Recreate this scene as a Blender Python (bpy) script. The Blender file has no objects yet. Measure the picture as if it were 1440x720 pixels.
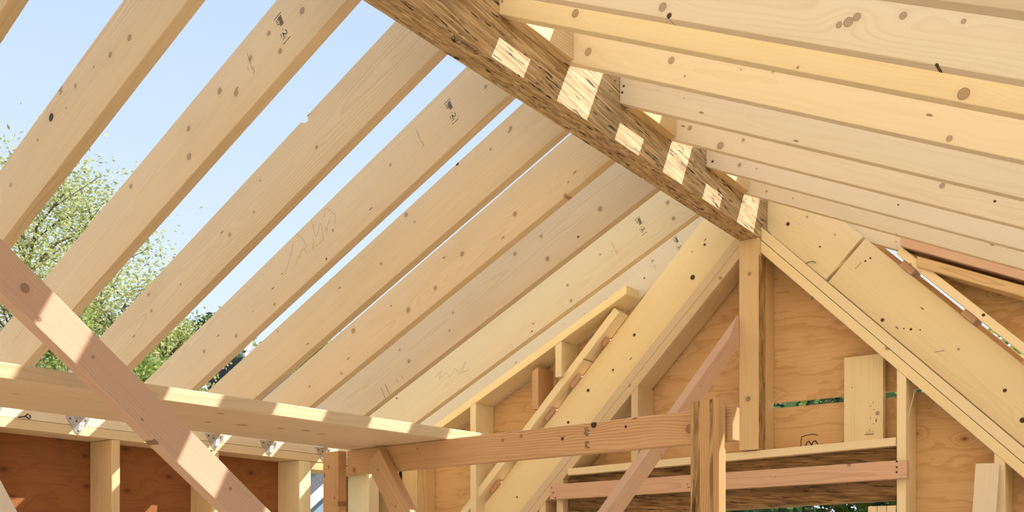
import bpy, bmesh, math, random
from mathutils import Vector as V, Matrix, noise as mnoise
random.seed(7)
S = bpy.context.scene
COL = S.collection
H = 1.80                                   # eye height above the subfloor
YAW = math.radians(36.06)
FPX, CXP, HOR = 1420.0, 720.0, 795.0
# ---------------------------------------------------------------- camera
cd = bpy.data.cameras.new('camera'); cam = bpy.data.objects.new('camera', cd); COL.objects.link(cam)
cam.location = (0, 0, H); cam.rotation_euler = (math.pi/2, 0, YAW)
cd.sensor_width = 36; cd.lens = 36*FPX/1440; cd.shift_y = (HOR-360)/1440; cd.clip_start = .02
S.camera = cam
# ---------------------------------------------------------------- sky, sun, exposure
SUN = V((1, 1.10, 1.58)).normalized()
w = bpy.data.worlds.new('sky'); S.world = w; w.use_nodes = True
nt = w.node_tree; nt.nodes.clear()
def wn(t): return nt.nodes.new(t)
tc = wn('ShaderNodeTexCoord'); sp = wn('ShaderNodeSeparateXYZ'); rp = wn('ShaderNodeValToRGB'); bg = wn('ShaderNodeBackground'); ow = wn('ShaderNodeOutputWorld')
nt.links.new(tc.outputs['Generated'], sp.inputs[0]); nt.links.new(sp.outputs['Z'], rp.inputs[0])
e = rp.color_ramp.elements
e[0].position = 0; e[0].color = (.60, .66, .71, 1)
e[1].position = 1; e[1].color = (.25, .40, .68, 1)
for p, c in ((.2, (.53, .625, .70, 1)), (.46, (.40, .51, .655, 1))):
    k = e.new(p); k.color = c
nt.links.new(rp.outputs[0], bg.inputs[0]); bg.inputs[1].default_value = 1.0
nt.links.new(bg.outputs[0], ow.inputs[0])
sl = bpy.data.lights.new('sun', 'SUN'); sl.energy = 6.5; sl.angle = math.radians(.53); sl.color = (1, .955, .90)
so = bpy.data.objects.new('sun', sl); COL.objects.link(so); so.rotation_euler = SUN.to_track_quat('Z', 'Y').to_euler(); so.location = (6, 7, 9)
S.view_settings.view_transform = 'Standard'; S.view_settings.look = 'None'; S.view_settings.gamma = 1
S.view_settings.use_curve_mapping = False; S.view_settings.exposure = 0.60
# ---------------------------------------------------------------- surveying helpers: sight lines from the eye onto real planes
sn, cs = math.sin(YAW), math.cos(YAW)
def ray(u, v):
    t = (u-CXP)/FPX; return V((t*cs-sn, t*sn+cs, (HOR-v)/FPX))
EYE = V((0, 0, H))
def on_plane(u, v, p, n):
    r = ray(u, v); return EYE + r*((V(p)-EYE).dot(n)/r.dot(n))
def onY(u, v, y): return on_plane(u, v, (0, y, 0), V((0, 1, 0)))
def onX(u, v, x): return on_plane(u, v, (x, 0, 0), V((1, 0, 0)))
def onZ(u, v, z): return on_plane(u, v, (0, 0, z+H), V((0, 0, 1)))
def R(x, y, z): return V((x, y, z+H))       # z measured from eye height
# ---------------------------------------------------------------- node helpers
class NT:
    def __init__(s, tree): s.t = tree
    def n(s, typ, **kw):
        o = s.t.nodes.new(typ)
        for k, v in kw.items(): setattr(o, k, v)
        return o
    def put(s, sock, val):
        if hasattr(val, 'is_output'): s.t.links.new(val, sock)
        else: sock.default_value = val
    def m(s, op, a, b=0.0, c=None, clamp=False):
        o = s.n('ShaderNodeMath', operation=op, use_clamp=clamp); s.put(o.inputs[0], a); s.put(o.inputs[1], b)
        if c is not None: s.put(o.inputs[2], c)
        return o.outputs[0]
    def mr(s, v, a, b, c=0.0, d=1.0, smooth=True):
        o = s.n('ShaderNodeMapRange'); o.interpolation_type = 'SMOOTHSTEP' if smooth else 'LINEAR'
        for i, x in enumerate((v, a, b, c, d)): s.put(o.inputs[i], x)
        return o.outputs[0]
    def vm(s, op, a, b):
        o = s.n('ShaderNodeVectorMath', operation=op); s.put(o.inputs[0], a); s.put(o.inputs[1], b); return o.outputs[0]
    def mix(s, f, a, b):
        o = s.n('ShaderNodeMix', data_type='RGBA'); s.put(o.inputs[0], f); s.put(o.inputs[6], a); s.put(o.inputs[7], b); return o.outputs[2]
    def noise(s, vec, scale, detail=3.0, rough=.5, dim='3D'):
        o = s.n('ShaderNodeTexNoise', noise_dimensions=dim); s.put(o.inputs['Vector'], vec); o.inputs['Scale'].default_value = scale
        o.inputs['Detail'].default_value = detail; o.inputs['Roughness'].default_value = rough; return o.outputs['Fac']
    def sep(s, v): o = s.n('ShaderNodeSeparateXYZ'); s.put(o.inputs[0], v); return o.outputs
    def comb(s, x, y, z):
        o = s.n('ShaderNodeCombineXYZ')
        for i, q in enumerate((x, y, z)): s.put(o.inputs[i], q)
        return o.outputs[0]
def c4(c): return (c[0], c[1], c[2], 1)
def new_mat(name):
    m = bpy.data.materials.new(name); m.use_nodes = True
    m.node_tree.nodes.clear(); k = NT(m.node_tree)
    b = k.n('ShaderNodeBsdfPrincipled'); o = k.n('ShaderNodeOutputMaterial'); m.node_tree.links.new(b.outputs[0], o.inputs[0])
    return m, k, b
def plain(name, col, rough=.6, metal=0.0, var=0.0, scale=20):
    m, k, b = new_mat(name)
    if var:
        t = k.n('ShaderNodeTexCoord').outputs['Object']
        f = k.noise(t, scale, 4)
        lo = tuple(max(0, x*(1-var)) for x in col); hi = tuple(min(1, x*(1+var)) for x in col)
        k.put(b.inputs['Base Color'], k.mix(k.mr(f, .3, .7), c4(lo), c4(hi)))
    else: b.inputs['Base Color'].default_value = c4(col)
    b.inputs['Roughness'].default_value = rough; b.inputs['Metallic'].default_value = metal
    return m
# one knot, its place and radius read from the board's own property
kg = bpy.data.node_groups.new('knot_field', 'ShaderNodeTree')
for nm, tp in (('P', 'NodeSocketVector'), ('K', 'NodeSocketVector')): kg.interface.new_socket(nm, in_out='INPUT', socket_type=tp)
for nm in ('D', 'F', 'B'): kg.interface.new_socket(nm, in_out='OUTPUT', socket_type='NodeSocketFloat')
g = NT(kg); gi = g.n('NodeGroupInput'); go = g.n('NodeGroupOutput')
P_, K_ = g.sep(gi.outputs['P']), g.sep(gi.outputs['K'])
rr = g.m('MAXIMUM', g.m('ABSOLUTE', K_[2]), 1e-5)
dx = g.m('DIVIDE', g.m('SUBTRACT', P_[0], K_[0]), g.m('MULTIPLY', rr, 1.0)); dz = g.m('DIVIDE', g.m('SUBTRACT', P_[2], K_[1]), rr)
d_ = g.m('SQRT', g.m('ADD', g.m('MULTIPLY', dx, dx), g.m('MULTIPLY', dz, dz)))
dl = g.m('SQRT', g.m('ADD', g.m('MULTIPLY', g.m('MULTIPLY', dx, .45), g.m('MULTIPLY', dx, .45)), g.m('MULTIPLY', dz, dz)))
f_ = g.m('MULTIPLY', g.m('EXPONENT', g.m('MULTIPLY', g.m('MULTIPLY', dl, dl), -.16)), rr)
blk = g.m('MULTIPLY', g.m('LESS_THAN', d_, 1.25), g.m('LESS_THAN', K_[2], -1e-6))
kg.links.new(d_, go.inputs['D']); kg.links.new(f_, go.inputs['F']); kg.links.new(blk, go.inputs['B'])
NK = 9
def lumber(name, base, dark, knot, ring=.0085, contrast=.45, streak=.2, pins=1.0, knots=True, blotch=.12):
    m, k, b = new_mat(name)
    oi = k.n('ShaderNodeObjectInfo'); rnd = oi.outputs['Random']
    P = k.n('ShaderNodeTexCoord').outputs['Object']
    off = k.m('MULTIPLY', rnd, 57.0)
    Q = k.vm('ADD', P, k.comb(off, off, off))
    x, y, z = k.sep(P)[:3]
    wob = k.noise(k.vm('MULTIPLY', Q, (1.3, 5, 5)), 1.0, 3, .5)
    fine = k.noise(k.vm('MULTIPLY', Q, (3, 90, 90)), 1.0, 3, .6)
    dmin, fsum, blk = None, 0.0, 0.0
    if knots:
        pw = k.vm('ADD', P, k.vm('MULTIPLY', k.vm('SUBTRACT', k.n('ShaderNodeTexNoise').outputs['Color'], (.5, .5, .5)), (0, 0, 0)))
        for i in range(NK):
            a = k.n('ShaderNodeAttribute', attribute_type='OBJECT', attribute_name='k%d' % i)
            gr = k.n('ShaderNodeGroup'); gr.node_tree = kg
            k.put(gr.inputs['P'], P); k.put(gr.inputs['K'], a.outputs['Vector'])
            dmin = gr.outputs['D'] if dmin is None else k.m('MINIMUM', dmin, gr.outputs['D'])
            fsum = k.m('ADD', fsum, gr.outputs['F']); blk = k.m('MAXIMUM', blk, gr.outputs['B'])
    zo = k.m('MULTIPLY', k.m('SUBTRACT', k.m('FRACT', k.m('MULTIPLY', rnd, 13.7)), .5), .22)
    zz = k.m('SUBTRACT', z, zo); yy = k.m('ADD', y, k.m('ADD', .03, k.m('MULTIPLY', k.m('FRACT', k.m('MULTIPLY', rnd, 31.3)), .05)))
    rad = k.m('SQRT', k.m('ADD', k.m('MULTIPLY', zz, zz), k.m('MULTIPLY', yy, yy)))
    rad = k.m('ADD', rad, k.m('MULTIPLY', wob, .055)); rad = k.m('ADD', rad, k.m('MULTIPLY', fsum, 1.1))
    ph = k.m('FRACT', k.m('DIVIDE', rad, ring))
    line = k.mr(ph, .45, .97); line = k.m('MULTIPLY', line, k.mr(ph, 1.0, .97))
    fade = k.mr(k.noise(k.vm('MULTIPLY', Q, (.8, 6, 6)), 1.3, 2), .35, .7)
    line = k.m('MULTIPLY', line, k.m('ADD', .25, k.m('MULTIPLY', fade, .75)))
    col = k.mix(k.m('MULTIPLY', line, contrast), c4(base), c4(dark))
    col = k.mix(k.m('MULTIPLY', k.mr(fine, .45, .8), streak), col, c4(dark))
    bl = k.noise(k.vm('MULTIPLY', Q, (2.2, 7, 7)), 1.0, 3)
    col = k.mix(k.m('MULTIPLY', k.mr(bl, .5, .78), blotch*2), col, c4(dark))
    if pins:
        vo = k.n('ShaderNodeTexVoronoi', voronoi_dimensions='2D'); qs = k.sep(Q)
        k.put(vo.inputs['Vector'], k.comb(k.m('MULTIPLY', qs[0], 3.2), k.m('MULTIPLY', qs[2], 9.0), 0.0)); vo.inputs['Scale'].default_value = 1
        vc = k.sep(vo.outputs['Color'])
        pin = k.m('MULTIPLY', k.mr(vo.outputs['Distance'], .035, .022), k.m('GREATER_THAN', vc[0], 1-.28*pins))
        col = k.mix(k.m('MULTIPLY', pin, .8), col, c4(knot))
    if knots:
        rim = k.m('MULTIPLY', k.mr(dmin, .7, .95), k.mr(dmin, 1.12, .98))
        body = k.mr(dmin, 1.1, .9)
        kr = k.m('MULTIPLY', k.m('ADD', k.m('SINE', k.m('MULTIPLY', dmin, 16.0)), 1.0), .2)
        halo = k.m('MULTIPLY', k.mr(dmin, 2.6, 1.0), .22)
        kc = k.mix(k.m('ADD', kr, k.m('MULTIPLY', rim, .3)), c4(tuple(.42*a_+.58*b_ for a_, b_ in zip(base, knot))), c4(knot))
        col = k.mix(halo, col, c4(dark)); col = k.mix(k.m('MULTIPLY', body, .92), col, kc)
        col = k.mix(k.m('MULTIPLY', blk, .93), col, (.035, .02, .012, 1))
    tint = k.m('ADD', .93, k.m('MULTIPLY', k.m('FRACT', k.m('MULTIPLY', rnd, 7.9)), .13))
    hs = k.n('ShaderNodeHueSaturation'); k.put(hs.inputs['Color'], col); k.put(hs.inputs['Value'], tint)
    k.put(hs.inputs['Saturation'], k.m('ADD', .94, k.m('MULTIPLY', k.m('FRACT', k.m('MULTIPLY', rnd, 3.3)), .14)))
    k.put(b.inputs['Base Color'], hs.outputs[0])
    b.inputs['Roughness'].default_value = .62; b.inputs['Specular IOR Level'].default_value = .3
    bp = k.n('ShaderNodeBump'); bp.inputs['Strength'].default_value = .12; bp.inputs['Distance'].default_value = .001
    k.put(bp.inputs['Height'], k.m('ADD', fine, line)); k.put(b.inputs['Normal'], bp.outputs[0])
    return m
def strand(name, lo, mid, hi, gaps=.5, tight=1.0):
    m, k, b = new_mat(name)
    P = k.n('ShaderNodeTexCoord').outputs['Object']
    rnd = k.m('MULTIPLY', k.n('ShaderNodeObjectInfo').outputs['Random'], 31.0)
    Q = k.vm('ADD', P, k.comb(rnd, rnd, rnd)); x, y, z = k.sep(Q)[:3]
    tilt = k.m('ADD', z, k.m('MULTIPLY', x, .10))
    q = k.comb(x, y, tilt)
    n1 = k.noise(k.vm('MULTIPLY', q, (6.5, 60*tight, 60*tight)), 1.0, 4, .6)
    n2 = k.noise(k.vm('MULTIPLY', q, (8, 120*tight, 110*tight)), 1.0, 2, .5)
    n3 = k.noise(k.vm('MULTIPLY', q, (2, 14, 14)), 1.0, 2, .5)
    col = k.mix(k.mr(n1, .36, .64), c4(lo), c4(mid)); col = k.mix(k.mr(n2, .5, .72), col, c4(hi))
    col = k.mix(k.m('MULTIPLY', k.mr(n3, .5, .75), .45), col, c4(lo))
    n4 = k.noise(k.vm('MULTIPLY', q, (13, 62*tight, 62*tight)), 1.0, 2, .5)
    gap = k.mr(n4, .625, .665)
    col = k.mix(k.m('MULTIPLY', gap, gaps), col, (.03, .016, .008, 1))
    k.put(b.inputs['Base Color'], col); b.inputs['Roughness'].default_value = .65; b.inputs['Specular IOR Level'].default_value = .25
    bp = k.n('ShaderNodeBump'); bp.inputs['Strength'].default_value = .5; bp.inputs['Distance'].default_value = .003
    k.put(bp.inputs['Height'], k.m('SUBTRACT', n1, k.m('MULTIPLY', gap, 1.5))); k.put(b.inputs['Normal'], bp.outputs[0])
    return m
def plywood(name, base, dark, knot, kscale=3.2, kden=.45, vertical=False, figure=.5):
    m, k, b = new_mat(name)
    P = k.n('ShaderNodeTexCoord').outputs['Object']
    rnd = k.m('MULTIPLY', k.n('ShaderNodeObjectInfo').outputs['Random'], 19.0)
    Q = k.vm('ADD', P, k.comb(rnd, rnd, rnd)); qs = k.sep(Q)
    u_, v_ = (qs[2], qs[0]) if vertical else (qs[0], qs[2])
    vo = k.n('ShaderNodeTexVoronoi', voronoi_dimensions='2D')
    k.put(vo.inputs['Vector'], k.comb(k.m('MULTIPLY', u_, kscale), k.m('MULTIPLY', v_, kscale*1.7), 0.0)); vo.inputs['Scale'].default_value = 1
    d = vo.outputs['Distance']; on = k.m('GREATER_THAN', k.sep(vo.outputs['Color'])[0], 1-kden)
    wv = k.noise(k.comb(k.m('MULTIPLY', u_, 1.4), k.m('MULTIPLY', v_, 5.0), 0.0), 1.2, 4, .55)
    eye = k.m('MULTIPLY', k.m('EXPONENT', k.m('MULTIPLY', d, -7.0)), on)
    fld = k.m('ADD', k.m('MULTIPLY', wv, 6.5), k.m('ADD', k.m('MULTIPLY', v_, 7.0), k.m('MULTIPLY', eye, 5.0)))
    ph = k.m('FRACT', fld); line = k.m('MULTIPLY', k.mr(ph, .5, .95), k.mr(ph, 1.0, .95))
    fine = k.noise(k.comb(k.m('MULTIPLY', u_, 5.0), k.m('MULTIPLY', v_, 120.0), 0.0), 1.0, 3, .6)
    col = k.mix(k.m('MULTIPLY', line, figure), c4(base), c4(dark)); col = k.mix(k.m('MULTIPLY', k.mr(fine, .45, .75), .35), col, c4(dark))
    big = k.noise(k.comb(k.m('MULTIPLY', u_, 1.5), k.m('MULTIPLY', v_, 3.0), 0.0), 1.0, 3)
    col = k.mix(k.m('MULTIPLY', k.mr(big, .45, .7), .35), col, c4(dark))
    kn = k.m('MULTIPLY', k.mr(d, .085, .05), on); core = k.m('MULTIPLY', k.mr(d, .03, .018), on)
    halo = k.m('MULTIPLY', k.mr(d, .2, .06), on)
    col = k.mix(k.m('MULTIPLY', halo, .4), col, c4(dark)); col = k.mix(k.m('MULTIPLY', kn, .55), col, c4(knot)); col = k.mix(k.m('MULTIPLY', core, .8), col, (.07, .03, .015, 1))
    k.put(b.inputs['Base Color'], col); b.inputs['Roughness'].default_value = .7; b.inputs['Specular IOR Level'].default_value = .25
    return m
M = {}
M['spruce'] = lumber('spruce', (.72, .555, .345), (.52, .345, .165), (.20, .085, .03))
M['spruce_pale'] = lumber('spruce_pale', (.78, .65, .465), (.64, .48, .30), (.22, .10, .04), contrast=.35)
M['spruce_gold'] = lumber('spruce_gold', (.83, .68, .415), (.70, .51, .26), (.16, .065, .025), contrast=.35)
M['fir'] = lumber('fir', (.61, .37, .19), (.38, .19, .08), (.14, .055, .02), ring=.0075, contrast=.75, streak=.3)
M['fir_pink'] = lumber('fir_pink', (.64, .405, .26), (.48, .27, .165), (.17, .07, .03), ring=.007, contrast=.65, streak=.3)
M['fir_yellow'] = lumber('fir_yellow', (.73, .515, .265), (.50, .30, .12), (.14, .06, .02), ring=.0075, contrast=.65, streak=.35)
M['fir_amber'] = lumber('fir_amber', (.60, .365, .165), (.36, .18, .065), (.14, .06, .02), ring=.008, contrast=.7, streak=.35)
M['ridge'] = strand('strand_beam', (.30, .19, .085), (.54, .37, .185), (.68, .51, .29), .95, 1.7)
M['header'] = strand('strand_header', (.15, .08, .03), (.33, .19, .08), (.46, .28, .12), .7, 1.6)
M['post_strand'] = strand('strand_post', (.22, .115, .04), (.46, .28, .115), (.60, .39, .18), .7, .9)
M['ply'] = plywood('plywood', (.70, .455, .23), (.50, .265, .10), (.26, .105, .035), 4.5, .4)
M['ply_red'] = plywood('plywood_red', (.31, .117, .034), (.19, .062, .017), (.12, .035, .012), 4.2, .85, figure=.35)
M['ply_floor'] = plywood('plywood_floor', (.80, .69, .55), (.70, .58, .44), (.3, .15, .06), 3, .3)
M['steel'] = plain('galvanised_steel', (.55, .56, .57), .38, 1.0, .15, 60)
M['nail'] = plain('nail_steel', (.09, .06, .045), .5, .6)
M['ink'] = plain('stamp_ink', (.045, .035, .03), .8)
M['ink_faint'] = plain('faint_ink', (.30, .19, .10), .8)
M['pencil'] = plain('pencil', (.36, .235, .125), .8)
M['label'] = plain('paper_label', (.86, .85, .82), .6)
M['white'] = plain('white_trim', (.80, .82, .84), .5)
M['stucco'] = plain('blue_stucco', (.20, .27, .34), .9, 0, .45, 90)
M['shingle'] = plain('roof_shingle', (.10, .10, .11), .9, 0, .35, 40)
M['stone'] = plain('chimney_stone', (.36, .36, .35), .9, 0, .6, 9)
M['dark'] = plain('dark_metal', (.035, .04, .05), .6)
M['soil'] = plain('garden_soil', (.32, .31, .19), .95, 0, .3, 2)
M['bark'] = plain('bark', (.16, .11, .07), .9, 0, .3, 20)
def leafm(name, a_, b_):
    m, k, b = new_mat(name); ge = k.n('ShaderNodeNewGeometry'); r = ge.outputs['Random Per Island']
    k.put(b.inputs['Base Color'], k.mix(r, c4(a_), c4(b_))); b.inputs['Roughness'].default_value = .55
    tr = k.n('ShaderNodeBsdfTranslucent'); k.put(tr.inputs[0], k.mix(r, c4(tuple(min(1, q*1.3) for q in a_)), c4(tuple(min(1, q*1.3) for q in b_))))
    mx = k.n('ShaderNodeMixShader'); mx.inputs[0].default_value = .45
    k.t.links.new(b.outputs[0], mx.inputs[1]); k.t.links.new(tr.outputs[0], mx.inputs[2])
    o = [n for n in k.t.nodes if n.type == 'OUTPUT_MATERIAL'][0]; k.t.links.new(mx.outputs[0], o.inputs[0])
    return m
M['leaf_yellow'] = leafm('leaf_yellow_green', (.28, .32, .09), (.46, .45, .19))
M['leaf_green'] = leafm('leaf_green', (.12, .20, .03), (.30, .36, .08))
M['leaf_dark'] = leafm('leaf_dark', (.03, .075, .03), (.10, .17, .06))
# ---------------------------------------------------------------- object helpers
def link(name, mesh, mat, parent=None, matrix=None):
    o = bpy.data.objects.new(name, mesh); COL.objects.link(o)
    if mat is not None: mesh.materials.append(mat)
    if matrix is not None: o.matrix_world = matrix
    if parent is not None:
        o.parent = parent; o.matrix_parent_inverse = Matrix.Identity(4)
        if matrix is not None: o.matrix_basis = parent.matrix_basis.inverted() @ matrix if parent.parent is None else (parent.parent.matrix_basis @ parent.matrix_basis).inverted() @ matrix
    return o
def empty(name, loc):
    o = bpy.data.objects.new(name, None); COL.objects.link(o); o.matrix_basis = Matrix.Translation(loc); o.empty_display_size = .1; return o
def tag(o, label, cat, group=None, kind=None):
    o['label'] = label; o['category'] = cat
    if group: o['group'] = group
    if kind: o['kind'] = kind
    return o
def structure(name, loc, label, cat): return tag(empty(name, loc), label, cat, kind='structure')
def bm_mesh(bm, name):
    bmesh.ops.recalc_face_normals(bm, faces=bm.faces); me = bpy.data.meshes.new(name); bm.to_mesh(me); bm.free(); return me
def prism(name, corners, mat, parent=None, bevel=.0015, frame=None, knots=None, face=None):
    """corners: 8 world points, start loop of 4 then end loop of 4. frame = (ex, ey, ez): length, thickness, width."""
    c = sum(corners, V())/8
    ex, ey, ez = frame
    mw = Matrix((ex, ey, ez)).transposed().to_4x4(); mw.translation = c
    inv = mw.inverted(); bm = bmesh.new()
    vs = [bm.verts.new(inv @ p) for p in corners]
    bm.faces.new(vs[0:4]); bm.faces.new(vs[4:8])
    for i in range(4): bm.faces.new((vs[i], vs[(i+1) % 4], vs[4+(i+1) % 4], vs[4+i]))
    bmesh.ops.recalc_face_normals(bm, faces=bm.faces)
    if bevel: bmesh.ops.bevel(bm, geom=list(bm.edges), offset=bevel, segments=1, affect='EDGES')
    o = link(name, bm_mesh(bm, name), mat, parent, mw)
    if knots:
        for i, (u, v, r) in enumerate(knots[:NK]):
            r *= .85; q = inv @ on_plane(u, v, face, ey); o['k%d' % i] = (q.x, q.z, r)
    return o
def board(name, a, b, wid, w, thk, n, mat, parent=None, cut0=None, cut1=None, knots=None, bevel=.0015):
    """a->b is one long edge of the face; w the direction the width runs, n the direction the thickness runs."""
    a, b = V(a), V(b); ex = (b-a).normalized()
    ez = V(w); ez = (ez-ez.dot(ex)*ex).normalized()
    ey = V(n); ey = (ey-ey.dot(ex)*ex-ey.dot(ez)*ez).normalized()
    if ex.cross(ey).dot(ez) < 0: ex2 = -ex
    else: ex2 = ex
    offs = [V((0, 0, 0)), ez*wid, ez*wid+ey*thk, ey*thk]
    def end(p, cut):
        cn = V(cut) if cut is not None else ex
        return [p+o_-ex*((o_).dot(cn)/ex.dot(cn)) for o_ in offs]
    return prism(name, end(a, cut0)+end(b, cut1), mat, parent, bevel, (ex2, ey, ez), knots, a)
def boxp(name, x0, x1, y0, y1, z0, z1, mat, parent=None, axis='z', bevel=.0015, knots=None):
    """axis-aligned stick; z from eye height; axis says which way the grain runs."""
    if axis == 'z': return board(name, R(x0, y0, z0), R(x0, y0, z1), x1-x0, (1, 0, 0), y1-y0, (0, 1, 0), mat, parent, knots=knots, bevel=bevel)
    if axis == 'x': return board(name, R(x0, y0, z0), R(x1, y0, z0), z1-z0, (0, 0, 1), y1-y0, (0, 1, 0), mat, parent, knots=knots, bevel=bevel)
    return board(name, R(x1, y0, z0), R(x1, y1, z0), z1-z0, (0, 0, 1), x1-x0, (-1, 0, 0), mat, parent, knots=knots, bevel=bevel)
def sheet(name, pts, y0, y1, mat, parent):
    """upright sheet in the plane of the back wall from (x, z) outline."""
    cx = sum(p[0] for p in pts)/len(pts); cz = sum(p[1] for p in pts)/len(pts)
    bm = bmesh.new(); f = [bm.verts.new((p[0]-cx, 0, p[1]-cz)) for p in pts]; r = [bm.verts.new((p[0]-cx, y1-y0, p[1]-cz)) for p in pts]
    bm.faces.new(f); bm.faces.new(r)
    for i in range(len(pts)): bm.faces.new((f[i], f[(i+1) % len(pts)], r[(i+1) % len(pts)], r[i]))
    return link(name, bm_mesh(bm, name), mat, parent, Matrix.Translation(R(cx, y0, cz)))
def ribbons(name, lines, wd, origin, ax, ay, mat, parent, lift=.0004):
    """flat ink strokes on a face: polylines in face coordinates (ax, ay)."""
    ax, ay = V(ax).normalized(), V(ay).normalized(); nrm = ax.cross(ay)
    bm = bmesh.new()
    for ln in lines:
        pw = wd
        if isinstance(ln, tuple): ln, pw = ln
        for (x0, y0), (x1, y1) in zip(ln, ln[1:]):
            d = V((x1-x0, y1-y0)); L = d.length
            if L < 1e-6: continue
            d /= L; q = V((-d.y, d.x))*pw/2; d = d*pw*.3
            bm.faces.new([bm.verts.new((p.x, p.y, 0)) for p in (V((x0, y0))-d+q, V((x0, y0))-d-q, V((x1, y1))+d-q, V((x1, y1))+d+q)])
    mw = Matrix((ax, ay, nrm)).transposed().to_4x4(); mw.translation = V(origin)+nrm*lift
    me = bpy.data.meshes.new(name); bm.to_mesh(me); bm.free()
    return link(name, me, mat, parent, mw)
def text_print(name, s, size, origin, ax, ay, mat, parent, lift=.0005):
    cu = bpy.data.curves.new(name, 'FONT'); cu.body = s; cu.size = size; cu.shear = .25; cu.resolution_u = 3
    ax, ay = V(ax).normalized(), V(ay).normalized(); nrm = ax.cross(ay)
    mw = Matrix((ax, ay, nrm)).transposed().to_4x4(); mw.translation = V(origin)+nrm*lift
    return link(name, cu, mat, parent, mw)
def tube(bm, pts, rad, seg=6, taper=None):
    rings = []
    for i, p in enumerate(pts):
        t = (pts[min(i+1, len(pts)-1)]-pts[max(i-1, 0)]).normalized(); u = t.orthogonal().normalized(); v = t.cross(u)
        r = rad if taper is None else rad+(taper-rad)*i/(len(pts)-1)
        rings.append([bm.verts.new(p+(u*math.cos(k*2*math.pi/seg)+v*math.sin(k*2*math.pi/seg))*r) for k in range(seg)])
    for A, B in zip(rings, rings[1:]):
        for k in range(seg): bm.faces.new((A[k], A[(k+1) % seg], B[(k+1) % seg], B[k]))
    bm.faces.new(rings[0]); bm.faces.new(rings[-1])
def wire(name, pts, rad, mat, parent=None):
    c = V(pts[0]); bm = bmesh.new(); tube(bm, [V(p)-c for p in pts], rad); return link(name, bm_mesh(bm, name), mat, parent, Matrix.Translation(c))
# ---------------------------------------------------------------- key numbers of the frame (metres, z from eye height)
XL, XR, XC = -1.782, -1.692, -1.737         # faces and middle of the ridge beam
ZB, ZT = 1.407, 1.800                       # its underside and top
ZR, T = 1.542, .475                         # underside of the rafters at the ridge; slope
YW, YP = 4.14, 4.296                        # framing front and sheathing of the gable wall
XW, XO = -3.77, -3.93                       # inner and outer face of the left wall's framing
XQ = 1.30                                   # inner face of the right wall
YN = -1.9                                   # near end of the building
zl = lambda x: ZR+T*(x-XL)
zr = lambda x: ZR-T*(x-XR)
G = 2e-4
# ---------------------------------------------------------------- ground, floor
bm = bmesh.new(); bmesh.ops.create_grid(bm, x_segments=1, y_segments=1, size=60)
gr = link('ground', bm_mesh(bm, 'ground'), M['soil'], None, Matrix.Translation((0, 0, -.45))); tag(gr, 'grassy garden ground outside the building', 'ground', kind='structure')
fl = boxp('floor', XO, XQ+.16, YN, 4.31, -H-.3, -H, M['ply_floor'], None, 'x', 0)
tag(fl, 'plywood subfloor deck under the roof frame', 'floor', kind='structure')
# ---------------------------------------------------------------- gable wall at the back
wb = structure('wall_back', R(XC, YW, -H), 'gable end wall of studs, header and orange plywood sheathing behind the ridge post', 'wall')
ins = lambda x, c: c-abs(x-XC)
YB = YP+.012
SEAM, S1, S0 = 1.232, .718, .696
# plywood behind the steep opening
C_in = 1.62
sheet('plywood_sheet', [(XC-(C_in-SEAM)+.0, SEAM+.003), (XC+(C_in-SEAM), SEAM+.003), (XC+.10, 1.50), (XC-.10, 1.50)], YP, YB, M['ply'], wb)
sheet('plywood_sheet', [(XC-(C_in-S1), S1), (XC+(C_in-S1), S1), (XC+(C_in-SEAM), SEAM), (XC-(C_in-SEAM), SEAM)], YP, YB, M['ply'], wb)
sheet('plywood_sheet', [(-2.72, .40), (-1.15, .40), (-1.15, S0-.002), (-2.62, S0-.002)], YP, YB, M['ply'], wb)
sheet('plywood_sheet', [(-1.146, -H), (XC+C_in+1.2, -H), (XC+C_in+.2, -.20), (XC+(C_in-S0), S0+.008), (-1.146, S0+.008)], YP, YB, M['ply'], wb)
sheet('plywood_sheet', [(-3.30, -H), (-2.68, -H), (-2.68, .6), (XC-(C_in-S0)+.02, S0-.03), (-3.30, .02)], YP, YB, M['ply'], wb)
# plywood outside the steep opening, under the low-pitched plates
C_out = 1.885
def xo(z): return C_out-z                  # distance from centre at height z
zo = lambda x: ZR-T*(abs(x-XC)-.045)+.03
LS = .709
xx = XC-xo(LS)
sheet('plywood_sheet', [(XO, LS+.0012), (xx, LS+.0012), (-2.22, ins(-2.22, C_out)), (-2.22, zo(-2.22)), (XO, zo(XO))], YP, YB, M['ply'], wb)
sheet('plywood_sheet', [(XO, -H), (-3.304, -H), (-3.304, ins(-3.304, C_out)), (xx, LS-.0012), (XO, LS-.0012)], YP, YB, M['ply'], wb)
sheet('plywood_sheet', [(-1.25, ins(-1.25, C_out)), (.30, ins(.30, C_out)), (XQ+.16, -.30), (XQ+.16, zo(XQ+.16)), (-1.25, zo(-1.25))], YP, YB, M['ply'], wb)
# low-pitched raked plates
def low_plate(x0, x1, z0, z1, d, y0, mat, **kw):
    return board('raked_plate', R(x0, y0, z0+d), R(x1, y0, z1+d), .038, (0, 0, 1), 4.254-y0, (0, 1, 0), mat, wb, cut0=(1, 0, 0), cut1=(1, 0, 0), **kw)
low_plate(XO, -2.352, zl(XO), zl(-2.352), .001, YW, M['spruce_gold'])
low_plate(-1.112, XQ+.16, zr(-1.112), zr(XQ+.16), 0, YW, M['fir_pink'])
low_plate(-1.052, XQ+.16, 1.176, zr(XQ+.16)-.05, 0, YW+.012, M['fir_yellow'])
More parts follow.
